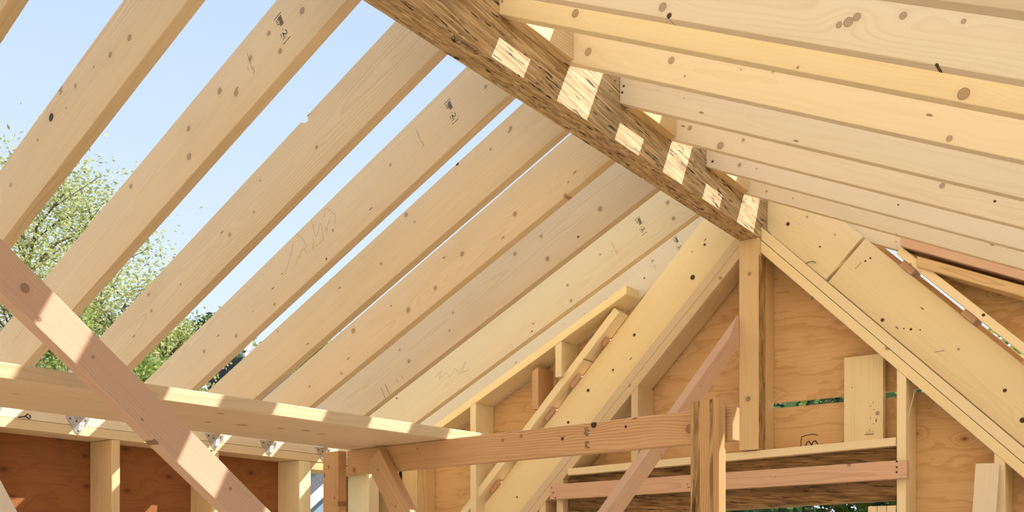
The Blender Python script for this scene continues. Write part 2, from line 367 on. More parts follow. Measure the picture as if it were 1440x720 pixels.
# steep double plates
C0 = 1.391; PT = .038*math.sqrt(2)
def steep(name, side, c, wid, y0, thk, mat, x0, x1, parent=None, knots=None, cut1=None):
    X = lambda d: XC+side*d
    return board(name, R(X(x0), y0, c-x0), R(X(x1), y0, c-x1), wid, (side, 0, 1), thk, (0, 1, 0), mat, parent, cut0=(1, 0, 0), cut1=cut1, knots=knots)
for s_ in (-1, 1):
    for j in range(2):
        steep('raked_plate', s_, C0+j*(PT+.0025), .0375, YW+(0, .003)[j], .139, M['spruce_gold' if s_ > 0 else 'spruce'], .0455, 1.90, wb,
              knots=[(1248, 489, .012)] if (s_ > 0 and j == 0) else ([(1013, 391, .008), (1100, 300, 0)] if s_ < 0 and j == 0 else None))
# studs under the steep plates
zs = lambda x: C0-abs(x-XC)-.001
def stud(x0, x1, z0, z1, mat, y0=YW, y1=YP-.002, knots=None): return boxp('stud', x0, x1, y0, y1, z0, z1, mat, wb, 'z', knots=knots)
def stud_sloped(x0, x1, z0, f, mat, name='stud', y0=YW, y1=YP-.002, d=0):
    a, b = f(x0)-d, f(x1)-d
    co = [R(x0, y0, z0), R(x1, y0, z0), R(x1, y1, z0), R(x0, y1, z0), R(x0, y0, a), R(x1, y0, b), R(x1, y1, b), R(x0, y1, a)]
    return prism(name, co, mat, wb, .0015, (V((0, 0, -1)), V((0, 1, 0)), V((1, 0, 0))))
stud_sloped(-2.744, -2.706, -H+.04, zs, M['spruce'])
stud_sloped(-2.848, -2.810, -H+.04, zs, M['spruce'])
stud_sloped(-1.125, -1.090, -H+.04, zs, M['spruce_gold'])
stud_sloped(-.770, -.733, -H+.04, zs, M['spruce_gold'])
stud_sloped(-.25, -.212, -H+.04, zs, M['spruce_gold'])
stud_sloped(-2.327, -2.290, .482, zs, M['spruce'])
for i in range(3):
    stud(-1.2372+i*.0368, -1.2372+i*.0368+.0348, -H+.04, .238, M['spruce_gold'])
    stud(-2.704+i*.0368, -2.704+i*.0368+.0348, -H+.04, .222, M['spruce_gold'])
# studs under the low plates
for x0, mt_ in ((-3.285, 'spruce_gold'), (-2.752, 'spruce_gold')):
    stud_sloped(x0, x0+.037, -H+.04 if x0 < -3 else ins(x0, 1.92)+.02, zl, M[mt_], d=.0005)
stud_sloped(-2.905, -2.868, ins(-2.905, 1.92)+.03, zl, M['fir'], y0=YW+.02, d=.034)
stud_sloped(-.20, -.163, .36, zr, M['spruce_gold'], d=.07)
for x0 in (.45, .9): stud_sloped(x0, x0+.038, -H+.04, zr, M['spruce_gold'], d=.07)
stud(-3.765, -3.655, -H+.04, zl(-3.765)-.004, M['fir_yellow'], YW)
boxp('bottom_plate', XW+.002, -2.60, YW, YP-.002, -H, -H+.038, M['spruce'], wb, 'x')
boxp('bottom_plate', -1.24, XQ-.002, YW, YP-.002, -H, -H+.038, M['spruce'], wb, 'x')
# header over the window, its cap and sill
hz = lambda x: .471+(x+2.676)*.0239
board('header', R(-2.702, 4.185, hz(-2.702)-.034), R(-1.127, 4.185, hz(-1.127)-.034), .208, (0, 0, -1), .105, (0, 1, 0), M['header'], wb)
board('header_cap', R(-2.676, YW-.006, hz(-2.676)), R(-1.128, YW-.006, hz(-1.128)), .033, (0, 0, -1), .15, (0, 1, 0), M['spruce_gold'], wb)
board('window_sill', R(-2.592, YW, -.70), R(-1.24, YW, -.70), .038, (0, 0, -1), .152, (0, 1, 0), M['spruce'], wb)
for x0 in (-2.2, -1.75): stud(x0, x0+.038, -H+.04, -.74, M['spruce'])
sheet('plywood_sheet', [(-2.59, -H), (-1.16, -H), (-1.16, -.74), (-2.59, -.74)], YP, YB, M['ply'], wb)
# nail dots and a knothole mark of the plywood
pa = onY(1140, 612, YP)
ribbons('plywood_stamp', [[(-.045, -.05), (-.04, -.005), (-.025, .0), (.01, .004), (.03, -.002)], ([(-.022, -.045), (-.016, -.03), (-.008, -.026), (0, -.035), (.004, -.048)], .005), ([(.004, -.048), (.01, -.03), (.022, -.026), (.03, -.04)], .005)],
        .004, (pa.x, YP, pa.z), (1, 0, 0), (0, 0, 1), M['ink'], wb)
# ---------------------------------------------------------------- left wall
wl = structure('wall_left', R(XW, 2, -H), 'left long wall of studs with double top plate and dark red plywood', 'wall')
zp = zl(XW)-.002
for j in range(2):
    for a_, b_, q in (((YN, 1.02, 'spruce'), (1.022, YW-.002, 'spruce')) if j else ((YN, 2.94, 'spruce_pale'), (2.942, YW-.002, 'spruce_pale'))):
        boxp('top_plate', XO+.002, XW-(.002 if j == 0 else 0), a_, b_, zp-.038*(j+1)-.0015*j, zp-.038*j-.0015*j, M[q], wl, 'y')
zq = zp-.079
ys = [(-1.6, 1), (-1.1, 1), (-.6, 1), (-.1, 1), (.4, 1), (.9, 1), (1.88, 1), (2.385, 1), (2.883, 1), (3.40, 2), (3.888, 2), (4.085, 1)]
for y0, n_ in ys:
    for j in range(n_):
        boxp('stud', XO+.002, XW, y0+j*.038, y0+j*.038+.0375, -H+.04, zq, M['fir_yellow' if y0 in (2.385, 2.883) else 'spruce_gold'], wl, 'z')
boxp('bottom_plate', XO+.002, XW, YN, 3.474, -H, -H+.038, M['spruce'], wl, 'y')
boxp('header', XO+.002, XW-.003, 3.478, 3.886, zq-.038, zq-.0005, M['fir_yellow'], wl, 'y')
boxp('window_sill', XO+.002, XW, 3.478, 3.886, -.70, -.662, M['spruce'], wl, 'y')
def sheet_x(name, y0, y1, z0, z1, mat, parent, x=XO, t=.012):
    c = R(x-t/2, (y0+y1)/2, (z0+z1)/2); ex, ey, ez = V((0, 1, 0)), V((-1, 0, 0)), V((0, 0, 1))
    co = [R(x, y0, z0), R(x, y0, z1), R(x-t, y0, z1), R(x-t, y0, z0), R(x, y1, z0), R(x, y1, z1), R(x-t, y1, z1), R(x-t, y1, z0)]
    return prism(name, co, mat, parent, 0, (ex, ey, ez))
for y0, y1 in ((YN, -.02), (-.017, 1.19), (1.193, 2.41), (2.413, 3.474), (3.888, YB)):
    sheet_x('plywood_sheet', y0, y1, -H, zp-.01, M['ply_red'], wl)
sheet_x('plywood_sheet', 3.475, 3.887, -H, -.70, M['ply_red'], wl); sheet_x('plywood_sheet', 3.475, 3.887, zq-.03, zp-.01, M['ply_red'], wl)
wt = structure('trim_1', R(XO-.03, 3.9, -.6), 'white outer window trim beside the small left opening', 'trim')
boxp('casing', XO-.045, XO-.0125, 3.872, 3.925, -.70, zq-.03, M['white'], wt, 'z')
# right wall: behind the photographer's right shoulder
wr = structure('wall_right', R(XQ, 1, -H), 'right long wall carrying the right rafters', 'wall')
zpr = zr(XQ)-.002
boxp('top_plate', XQ, XQ+.15, YN, YW-.002, zpr-.076, zpr, M['spruce'], wr, 'y')
for i in range(10): boxp('stud', XQ, XQ+.15, YN+.05+i*.6, YN+.088+i*.6, -H+.04, zpr-.077, M['spruce'], wr, 'z')
boxp('bottom_plate', XQ, XQ+.15, YN, YW-.002, -H, -H+.038, M['spruce'], wr, 'y')
sheet_x('plywood_sheet', YN, YB, -H, zpr-.01, M['ply'], wr, x=XQ+.163)
# ---------------------------------------------------------------- ridge beam and its posts
rb = boxp('ridge_beam', XL, XR, YN, 4.254, ZB, ZT, M['ridge'], None, 'y', .002)
tag(rb, 'dark brown streaky laminated-strand ridge beam along the roof peak with white sunlit patches', 'beam')
p0 = onZ(674, 73, ZB)
for txt, u, v, sz in (('Parallam PSL', 677, 75, .0235), ('TrusJoist', 712, 99, .021)):
    q = onZ(u, v, ZB); text_print('printed_lettering', txt, sz, (q.x, q.y, ZB+H), (0, -1, 0), (-1, 0, 0), M['ink'], rb)
po = boxp('ridge_post', XL+.001, XR-.0005, 4.118, YP-.004, .497, ZB-.0005, M['fir_yellow'], None, 'z', .002, knots=[(1054, 385, .009), (1052, 561, .013), (1083, 545, .012)])
tag(po, 'short honey-coloured timber post with weathered side under the ridge beam end', 'post')
o = boxp('strand_edge', XR-.0005, XR+.0008, 4.121, 4.192, .50, 1.33, M['post_strand'], po, 'z', 0); o['label'] = 'rough grey-brown streaked right side of the post'
fp = boxp('gable_post', XL, XR, YN+.01, YN+.19, -H, ZB-.0005, M['fir_yellow'], None, 'z')
tag(fp, 'timber post carrying the near end of the ridge beam behind the camera', 'post')
# ---------------------------------------------------------------- rafters
def stamp(parent, u, v, fy, slope, flip=1, sc=1.0, faint=True):
    ax = V((slope[0], 0, slope[1])).normalized()      # along the board, to the right in the picture
    ay = V((-ax.z, 0, ax.x))                          # up the board
    p = onY(u, v, fy); a2, b2 = -ay, ax               # lettering reads down across the board
    k = .0019*sc
    L = []
    rnd = random.Random(int(u*7+v))
    L.append(([(-14*k, -7*k), (-14*k, 8*k)], k*1.1)); L.append(([(30*k, -7*k), (30*k, 8*k)], k*1.1))
    for i in range(6): L.append(([(-10*k+i*2.6*k, rnd.uniform(-1, 1)*k), (-10*k+i*2.6*k, 6*k)], k*1.9))
    for i in range(3): L.append(([(-10*k+i*3.3*k, -5*k), (-8*k+i*3.3*k, -2*k)], k*1.1))
    L.append(([(15*k, 5*k), (18*k, 6.5*k), (21*k, 5*k), (20*k, 2*k), (15*k, -1*k), (22*k, -1*k)], k*1.3))
    L.append(([(13*k, -5*k), (20*k, -5*k)], k)); L.append(([(24*k, -5*k), (24*k, 1*k)], k*.9)); L.append(([(10*k, 1*k), (11*k, 1*k)], k*1.2))
    ribbons('grade_stamp', L, k, (p.x, fy, p.z), a2, b2, M['ink'], parent)
def faint(parent, u, v, fy, slope, sc=1.0):
    ax = V((slope[0], 0, slope[1])).normalized(); ay = V((-ax.z, 0, ax.x)); p = onY(u, v, fy); k = .0019*sc
    L = [([(-18*k, 4*k), (-14*k, 4*k)], k*.8), ([(-12*k, 4*k), (2*k, 3.5*k)], k*.9), ([(4*k, 3*k), (12*k, 3*k)], k*.7), ([(8*k, 6*k), (18*k, 6*k), (18*k, 2*k)], k*.8), ([(2*k, -4*k), (6*k, -4*k)], k*.8)]
    ribbons('faded_stamp', L, k, (p.x, fy, p.z), -ay, ax, M['ink_faint'], parent)
XTL, XTR = -4.0, 1.72
def rafterL(y, mat, kn=None, lift=0.0, wid=.1985):
    return board('rafter', R(XL-G, y, zl(XL)+lift), R(XTL, y, zl(XTL)+lift), wid, (0, 0, 1), .038, (0, 1, 0), M[mat], None, cut0=(1, 0, 0), knots=kn)
def rafterR(y, mat, kn=None, lift=0.0, wid=.235, thk=.038):
    return board('rafter', R(XR+G, y, zr(XR)+lift), R(XTR, y, zr(XTR)+lift), wid, (0, 0, 1), thk, (0, 1, 0), M[mat], None, cut0=(1, 0, 0), knots=kn)
SL, SR = (1, T), (1, -T)
GL, GRR = 'rafters on the left slope', 'rafters on the right slope'
def notch(o, y):
    """bite a small wane notch out of the board's upper edge."""
    inv = o.matrix_world.inverted(); q = inv @ onY(427, 155, y); bm = bmesh.new(); bm.from_mesh(o.data)
    zt = max(v.co.z for v in bm.verts); sgn = 1 if abs(q.z-zt) < .05 else -1; ze = zt if sgn > 0 else min(v.co.z for v in bm.verts)
    for off in (-.028, -.010, .004, .006):
        bmesh.ops.bisect_plane(bm, geom=bm.verts[:]+bm.edges[:]+bm.faces[:], plane_co=(q.x+off, 0, 0), plane_no=(1, 0, 0))
    for v in bm.verts:
        if abs(v.co.z-ze) < .004:
            if abs(v.co.x-q.x-.004) < 1e-4 or abs(v.co.x-q.x+.010) < 1e-4: v.co.z -= sgn*.016
    bm.to_mesh(o.data); bm.free()
LEFT = [
 (1.193, 'spruce', None, 'spruce rafter cut off by the top left corner of the picture'),
 (1.537, 'spruce', [(72, 165, -.011), (84, 122, .016), (106, 121, .007), (155, 77, .009), (182, 53, .010), (132, 94, .004), (15, 260, .007), (53, 197, .005), (93, 152, .004)], 'spruce rafter with a black split knot, second from the top left corner'),
 (1.884, 'spruce', [(265, 181, .010), (266, 220, .012), (309, 128, .011), (332, 131, .011), (352, 82, .009), (378, 47, .008), (425, 15, .011), (394, 72, .009), (184, 262, .009)], 'spruce rafter with many brown knots and a grade stamp, third from top left corner'),
 (2.237, 'spruce', [(432, 158, -.012), (466, 122, .008), (445, 207, .007), (323, 330, .008), (366, 254, .004), (357, 298, .005), (254, 400, .005), (209, 414, .008), (213, 437, .007)], 'spruce rafter with a dark notch bitten out of its top edge'),
 (2.578, 'spruce', [(683, 122, .007), (549, 232, .006), (468, 324, .006), (397, 385, .004), (287, 494, .009), (356, 438, .003), (459, 364, -.004), (386, 428, .006), (332, 472, .008)], 'spruce rafter with a pencil scrawl and crisp black stamp, fifth from the top left corner'),
 (2.897, 'spruce', [(643, 230, -.007), (571, 302, .010), (583, 312, .005), (536, 371, .007), (390, 466, .005), (322, 518, .006), (420, 510, .004), (718, 180, .008), (690, 210, .005)], 'spruce rafter with pitted bark marks, next right of the pencil-scrawled one'),
 (3.21, 'spruce', [(497, 465, .013), (574, 436, .013), (612, 405, .010), (650, 357, .012), (724, 301, .011), (795, 275, .009), (550, 430, -.003), (480, 525, .007), (799, 256, .004)], 'spruce rafter with four large round knots, fourth left-slope rafter from the gable wall'),
 (3.56, 'spruce', [(844, 294, .012), (770, 364, .012), (813, 333, -.005), (724, 357, .010), (761, 332, .008), (575, 508, .010), (562, 492, .006), (637, 440, .006), (632, 465, .006)], 'spruce rafter with two nail-like scratches, third left-slope rafter from the gable wall'),
 (3.925, 'spruce_gold', [(939, 285, .010), (947, 307, .010), (844, 358, .006), (798, 401, .007), (803, 423, .009), (750, 455, .006), (748, 466, -.004), (590, 527, .008), (558, 560, -.005)], 'golden spruce rafter with a stamp near the ridge, second left-slope rafter from the gable wall'),
]
rl = []
for i, (y, mt_, kn, lab) in enumerate(LEFT):
    o = rafterL(y, mt_, kn, wid=.232 if i > 6 else .1985)
    if i == 3: notch(o, y)
    tag(o, lab, 'rafter', GL); rl.append(o)
o = rafterL(4.256, 'spruce_pale', [(853, 421, .005), (906, 391, -.004), (822, 441, .004), (793, 456, .003)], lift=0, wid=.21); tag(o, 'pale end rafter lying on the gable wall plate left of the ridge', 'rafter', GL); rl.append(o)
# stamps and pencil
stamp(rl[2], 394, 34, 1.884, SL, sc=1.05); faint(rl[2], 350, 91, 1.884, SL)
stamp(rl[4], 632, 152, 2.578, SL); faint(rl[4], 588, 196, 2.578, SL)
stamp(rl[8], 899, 314, 3.925, SL, sc=1.0); faint(rl[8], 862, 350, 3.925, SL)
stamp(rl[9], 951, 340, 4.256, SL, sc=.9); faint(rl[9], 916, 371, 4.256, SL)
def scrawl(parent, fy, plines, slope, wd, mat, name='pencil_mark'):
    c = onY(*plines[0][0], fy); L = []
    for ln in plines:
        q = [onY(u, v, fy)-c for u, v in ln]; L.append([(p.x, p.z) for p in q])
    o = ribbons(name, L, wd, c, (1, 0, 0), (0, 0, 1), mat, parent)
    if len(L) > 1: o['kind'] = 'stuff'
zz6 = lambda pts: [(390+x/6, 270+y/6) for x, y in pts]
scrawl(rl[4], 2.578, [zz6(p) for p in ([(60, 690), (95, 600), (125, 490), (135, 450), (128, 442)], [(165, 358), (200, 380), (235, 430), (247, 465)],
  [(160, 610), (170, 560), (180, 545), (190, 550), (195, 510), (205, 490), (215, 495), (225, 470), (240, 500), (248, 520)],
  [(290, 245), (305, 310), (320, 375), (335, 370), (355, 280), (365, 265), (378, 300), (385, 370), (388, 405)], [(300, 395), (310, 420), (300, 470), (303, 495)],
  [(392, 215), (400, 150), (415, 135), (440, 150), (470, 180), (488, 188), (492, 215), (486, 270)], [(402, 290), (420, 330), (430, 265), (440, 240), (445, 255)], [(290, 470), (340, 450), (390, 400)])], SL, .0011, M['pencil'])
z7 = lambda pts: [(500+x/7.2, 500+y/7.2) for x, y in pts]
scrawl(rl[7], 3.56, [z7([(258, 325), (305, 438)])], SL, .0035, M['ink_faint'], 'scratch_mark'); scrawl(rl[7], 3.56, [z7([(300, 293), (348, 400)])], SL, .0035, M['ink_faint'], 'scratch_mark')
scrawl(rl[7], 3.56, [z7([(415, 235), (428, 272)])], SL, .0025, M['ink_faint'], 'scratch_mark'); scrawl(rl[7], 3.56, [z7([(463, 203), (480, 226)])], SL, .0025, M['ink_faint'], 'scratch_mark')
scrawl(rl[8], 3.925, [[(613, 530), (620, 522), (618, 533), (628, 524), (633, 530), (640, 518), (646, 526), (655, 508), (650, 524), (660, 520)]], SL, .0014, M['pencil'])
RIGHT = [
 (1.763, 'spruce_pale', None, 'spruce rafter clipped by the top right corner of the picture'),
 (2.067, 'spruce_pale', [(1193, 31, .012), (1270, 22, .009), (1205, 24, .010), (1355, 30, .006), (1317, 92, -.004), (932, 10, .012), (941, 22, -.006), (1180, 35, .008)], 'wide pale spruce rafter with black pitch pocket, topmost full rafter on the right slope'),
 (2.262, 'spruce_gold', [(809, 19, .013), (1355, 132, .015), (706, 2, .005), (1122, 95, .004)], 'narrow-looking golden rafter with one round knot, second full right-slope rafter from the top'),
 (2.589, 'spruce_pale', [(827, 73, .014), (944, 85, .012), (1042, 98, .003), (1087, 101, .004), (1335, 195, .009), (963, 107, .004)], 'pale rafter with two round knots near the ridge, third full right-slope rafter from the top'),
 (2.935, 'spruce_pale', [(877, 121, -.004), (875, 130, -.004), (962, 138, .003), (1203, 228, .004)], 'smooth pale rafter nailed by two dots at its ridge end on the right slope'),
 (3.274, 'spruce_pale', [(1013, 205, .015), (1045, 197, .007), (970, 180, .010), (1325, 261, .010), (1399, 283, -.004)], 'pale rafter with swirled grain and big knot near the ridge on the right slope'),
 (3.599, 'spruce_pale', [(1002, 227, -.005), (1040, 232, .009), (1064, 237, .004), (1263, 288, -.003)], 'slim pale rafter just behind the swirled-grain one on the right slope'),
 (3.925, 'spruce_pale', [(1078, 269, .006), (1115, 279, .004), (1260, 329, .003)], 'lowest full rafter on the right slope, above the steep right board'),
]
for i, (y, mt_, kn, lab) in enumerate(RIGHT):
    tag(rafterR(y, mt_, kn, wid=.30 if i == 2 else .235), lab, 'rafter', GRR)  # golden rafter given extra depth to shut out a thin streak of sun
tag(rafterR(4.256, 'spruce_pale', [(1260, 340, .004)], lift=0, wid=.198), 'pale end rafter resting on the pink gable plate at the right', 'rafter', GRR)
# rafters nearer than the picture shows; they shade the room as the others do
for y in (.85, .50, .16, -.18, -.52, -.86, -1.2, -1.54):
    tag(rafterL(y, 'spruce'), 'spruce rafter of the left slope overhead and outside the picture', 'rafter', 'left rafters overhead')
for y in (1.42, 1.08, .74, .40, .06, -.28, -.62, -.96, -1.3, -1.64):
    tag(rafterR(y, 'spruce'), 'spruce rafter of the right slope overhead and outside the picture', 'rafter', 'right rafters overhead')
# blocking along the ridge in every other bay of the right slope
for y0, y1, nm in ((2.300, 2.589, 'upper'), (2.973, 3.274, 'middle'), (3.637, 3.925, 'lowest')):
    o = board('ridge_block', R(XR+G, y0+.001, ZR-.006), R(XR+G, y1-.001, ZR-.006), .19, (0, 0, 1), .038, (1, 0, 0), M['fir_yellow'])
    tag(o, {'upper': 'short block on the ridge face behind the golden one-knot rafter', 'middle': 'short block on the ridge face between the nail-dotted and swirled rafters', 'lowest': 'short block on the ridge face behind the slim pale rafter'}[nm], 'block', 'blocking along the ridge beam')
# ---------------------------------------------------------------- steep rake rafters and the slimmer boards above them
CA = C0+2*(PT+.0025)+.001
YA = 4.214
a1 = steep('rake_rafter', -1, CA, .230, YA, .038, M['spruce_gold'], .0455, 1.72, None,
  knots=[(974, 390, -.011), (991, 344, -.006), (973, 354, .004), (827, 549, -.008), (892, 471, -.007), (862, 520, -.005), (799, 594, -.007), (862, 522, .005), (727, 699, -.005)])
tag(a1, 'golden wide rake rafter running steeply down left from the ridge post', 'rafter', 'steep rake rafters beside the post')
JT = .303
a2 = steep('rake_rafter', 1, CA, .218, YA, .038, M['spruce_gold'], .0455, JT, None, cut1=(1, 0, -1), knots=[(1108, 315, -.008), (1174, 330, .004), (1153, 347, -.004), (1135, 305, .006)])
tag(a2, 'short golden rake board from the ridge beam to the dark butt joint at right', 'rafter', 'steep rake rafters beside the post')
def steep2(name, c, wid, y0, thk, mat, d0, d1, knots):
    return board(name, R(XC+d0, y0, c-d0), R(XC+d1, y0, c-d1), wid, (1, 0, 1), thk, (0, 1, 0), mat, None, knots=knots)
a3 = steep2('rake_rafter', CA, .217, YA-.001, .038, M['spruce_gold'], JT+.010, 1.72,
  [(1241, 450, -.007), (1271, 462, -.003), (1281, 463, -.005), (1294, 464, -.003), (1413, 549, -.007), (1438, 591, -.010), (1348, 491, .006), (1224, 363, -.004), (1217, 367, -.004)])
tag(a3, 'long golden rake board running steeply down right below the butt joint', 'rafter', 'steep rake rafters beside the post')
for nm_, pts in (('bent_nail', [(1133, 371), (1138, 368), (1144, 368), (1147, 369)]), ('bent_nail', [(1141, 422), (1143, 417)])):
    q = [onY(u, v, YA-.006 if v < 400 else YW-.004) for u, v in pts]
    wire(nm_, q, .0016, M['nail'], a2)
for q_ in ([(1315, 495), (1328, 493)], [(1203, 378), (1211, 369)]): scrawl(a3, YA-.001, [q_], SR, .003, M['ink_faint'], 'scratch_mark')
# upper boards carried on spacer blocks
CB = {-1: 1.866, 1: 1.849}
b1 = board('rake_board', R(-2.405, 4.165, ins(-2.405, CB[-1])), R(XC-1.80, 4.165, CB[-1]-1.80), .038, (-1, 0, 1), .089, (0, 1, 0), M['spruce_gold'], None,
   knots=[(821, 505, .005)])
tag(b1, 'narrow rough-edged board above the left rake rafter, held off it by little blocks', 'board', 'upper rake boards')
b2 = board('rake_board', R(-1.135, 4.165, ins(-1.135, CB[1])), R(XC+1.80, 4.165, CB[1]-1.80), .031, (1, 0, 1), .089, (0, 1, 0), M['spruce_gold'], None, knots=[(1280, 372, .007), (1383, 443, -.006)])
tag(b2, 'narrow board above the right rake rafter with slits of sky beneath it', 'board', 'upper rake boards')
for par, s_, pts in ((b1, -1, [(.745, .03), (.905, .05), (1.055, .05), (1.22, .05), (1.40, .05)]), (b2, 1, [(.605, .045), (.835, .045), (1.05, .045), (1.3, .045)])):
    for d, L in pts:
        c0, c1 = CA+(.230 if s_ < 0 else .217)*math.sqrt(2)+.001, CB[s_]-.001
        board('spacer_block', R(XC+s_*d, 4.20, c0-d), R(XC+s_*(d+L), 4.20, c0-d-L), (c1-c0)/math.sqrt(2), (s_, 0, 1), .09, (0, 1, 0), M['fir_pink'], par)
# lower weather board outside the slot (closes part of the slit)
for s_, lab in ((-1, 'brown strip board outside the slot above the left rake rafter'), (1, 'brown strip board outside the slot above the right rake rafter')):
    o = board('slot_board', R(XC+s_*.30, YB+.03, 1.60-.30), R(XC+s_*1.8, YB+.03, 1.60-1.8), .170 if s_ > 0 else .167, (s_, 0, 1), .02, (0, 1, 0), M['fir'])
    tag(o, lab, 'board', 'strip boards outside the slots')
# ---------------------------------------------------------------- boards on the gable wall
o = board('nailer', onY(773, 681.7, YW-.040), onY(1275, 646.5, YW-.040), .072, (0, 0, -1), .037, (0, 1, 0), M['fir_pink'], None,
  knots=[(1194, 653, .009), (778, 693, -.004), (781, 700, -.004), (776, 686, -.003), (1261, 649, -.004), (1261, 657, -.004), (1261, 664, -.004), (967, 681, .005), (1090, 670, .003)])
tag(o, 'pinkish two-by-four nailed flat across the brown window header', 'board')
o = boxp('cripple_board', -1.364, -1.204, 4.232, 4.27, .495, .868, M['spruce_gold'], None, 'z', knots=[(1234, 581, .010), (1228, 566, -.002), (1224, 571, -.002), (1229, 576, -.002), (1224, 588, -.002), (1228, 596, -.002), (1198, 545, .003), (1242, 500, .007)])
tag(o, 'pale wide upright board standing on the header cap right of the post', 'board')
pa = onY(1222, 611, 4.232)
ribbons('printed_mark', [([(-.012, .010), (.018, .012)], .0012)]+[([(-.015+i*.0045, -.002), (-.013+i*.0045, .004)], .003) for i in range(8)]+[([(0, .016), (0, .021)], .002), ([(.004, .016), (.004, .021)], .002)], .001, (pa.x, 4.232, pa.z), (1, 0, 0), (0, 0, 1), M['ink_faint'], o)
o = board('offcut_board', R(-.825, 4.09, .382), R(-.905, 3.80, -H), .082, (1, 0, .02), .03, (0, 1, .1), M['spruce_pale'], None)
tag(o, 'whitish rough board leaning against the plywood at lower right', 'board')
q = [onY(1286, 549, 4.2), onY(1284, 560, 4.18), onY(1280, 574, 4.17), onY(1277, 587, 4.165)]
tag(wire('string', q, .0012, M['label']), 'thin white string hanging from the plywood slit beside a stud', 'string')
# ---------------------------------------------------------------- temporary bracing
BZ = .42
ba, bb_ = R(-2.665, 2.634, BZ), R(-1.098, 2.497, BZ)
bd = (bb_-ba).normalized(); bn = V((-bd.y, bd.x, 0))
o = board('brace_beam', ba, bb_, .089, (0, 0, -1), .038, bn, M['fir'], None,
  knots=[(970, 603, .015), (835, 597, -.010), (791, 617, -.005), (880, 600, -.004), (707, 619, .006), (498, 661, .010), (733, 613, .006), (587, 631, .004)])
tag(o, 'reddish horizontal two-by-four tie between the two temporary posts', 'beam')
q = on_plane(825, 618, ba, bn); L_ = []
rnd = random.Random(3)
for i in range(14):
    y_ = .034-.0045*i
    if 5 < i < 9: continue
    L_.append(([(-.010+rnd.uniform(0, .006), y_), (.012-rnd.uniform(0, .012), y_)], .0022))
ribbons('grade_stamp', L_, .002, q, bd, (0, 0, 1), M['ink'], o)
# posts
o = board('temporary_post', R(-1.198, 2.4555, -H), R(-1.201, 2.458, .437), .0845, bd, .038, bn, M['fir_amber'], None)
for w0, w1 in ((.001, .028), (.058, .068)):
    q0, q1 = R(-1.198, 2.4555, -H+.01)+bd*w0-bn*.0008, R(-1.201, 2.458, .436)+bd*w0-bn*.0008
    e_ = board('strand_face', q0, q1, w1-w0, bd, .0012, bn, M['post_strand'], o, bevel=0); e_['label'] = 'dark rough strand streak on the post'
tag(o, 'streaked brown temporary post standing at the lower centre in front of the gable window', 'post')
o = board('temporary_post', R(-2.762, 2.606, -H), R(-2.762, 2.606, BZ-.003), .089, bd, .038, bn, M['fir'], None, knots=[(477, 708, .012), (470, 700, .005)])
tag(o, 'reddish temporary post under the left end of the plank', 'post')
tag(boxp('temporary_post', -2.65, -2.561, -.85, -.761, -H, BZ-.001, M['fir'], None, 'z'), 'temporary post under the near end of the plank, outside the picture', 'post')
# knee brace lapped on the tie
q0, q1 = on_plane(515, 653, ba-bn*.039, bn), on_plane(549, 722, ba-bn*.039, bn)
dd = (q1-q0).normalized(); q2 = q0+dd*1.6
o = board('knee_brace', q0, q2, .083, bd, .037, bn, M['fir'], None, knots=[(531, 661, .004), (556, 712, .004)])
tag(o, 'reddish knee brace lapped on the tie and slanting down to the right', 'brace')
# plank
edge0, edge1 = R(-2.4315, -1.0, BZ+.001), R(-2.139, 2.84, BZ+.001)
fe0, fe1 = R(-2.744, -.98, BZ+.001), R(-2.645, 2.86, BZ+.001)
up = V((0, 0, .037)); ex = (edge1-edge0).normalized(); ez = V((0, 0, 1)); ey = ez.cross(ex)
pl = prism('plank', [edge0, fe0, fe0+up, edge0+up, edge1, fe1, fe1+up, edge1+up], M['spruce'], None, .002, (ex, ez, -ey) if ex.cross(ez).dot(-ey) > 0 else (ex, ez, ey))
tag(pl, 'wide flat plank laid on the tie with sunlit stripes along its edge', 'plank')
for i, (u, v, r) in enumerate([(310, 582, .010), (292, 594, .010), (395, 603, .012), (453, 611, .010), (340, 598, .016), (430, 606, .014)]):
    q = pl.matrix_world.inverted() @ onZ(u, v, BZ); pl['k%d' % i] = (q.x, q.z, r)
# near diagonal brace and its neighbour
BX = -2.10
q0, q1 = onX(0, 334, BX), onX(240, 577, BX); dd = (q1-q0).normalized()
o = board('diagonal_brace', q0-dd*.75, q0+dd*3.0, .089, (0, 0, -1), .038, (-1, 0, 0), M['fir_pink'], None,
  knots=[(35, 405, .012), (55, 449, .007), (131, 502, .004), (304, 620, .010), (324, 687, .005), (200, 590, .004)])
tag(o, 'pinkish diagonal two-by-four brace crossing the lower left in front of the plank', 'brace')
q0, q1 = onX(0, 673, -1.72), onX(25, 720, -1.72); dd = (q1-q0).normalized()
o = board('diagonal_brace', q0-dd*.12, q0+dd*1.45, .089, (0, -1, 0), .038, (-1, 0, 0), M['spruce_pale'], None)
tag(o, 'bright sunlit brace at the bottom left corner', 'brace')
# long prop to the post
t0, t1 = onY(1026, 474, 4.02), on_plane(852, 720, R(-2.06, 3.45, 0), V((-sn, cs, 0)))
dd = (t1-t0).normalized(); vd = ((t0+t1)/2-EYE).normalized(); pd = dd.cross(vd).normalized()
if pd.dot(V((cs, sn, 0))) < 0: pd = -pd
o = board('long_prop', t0, t0+dd*2.9, .089, pd*.6+vd*.8, .038, -pd*.82+vd*.57, M['fir_pink'], None, cut0=(1, 0, 0), knots=[(1005, 547, -.006), (985, 543, .004), (930, 640, .004)])
tag(o, 'pinkish-grey slanting prop from the ridge post down behind the tie', 'brace')
dr = boxp('sun_block_board', -2.6, -.4, YB, YB+.028, .722, .76, M['fir']); tag(dr, 'added unseen board outside the gable wall, blocking sun from the plywood slit', 'board')  # added out of view so no sun comes in through the slit
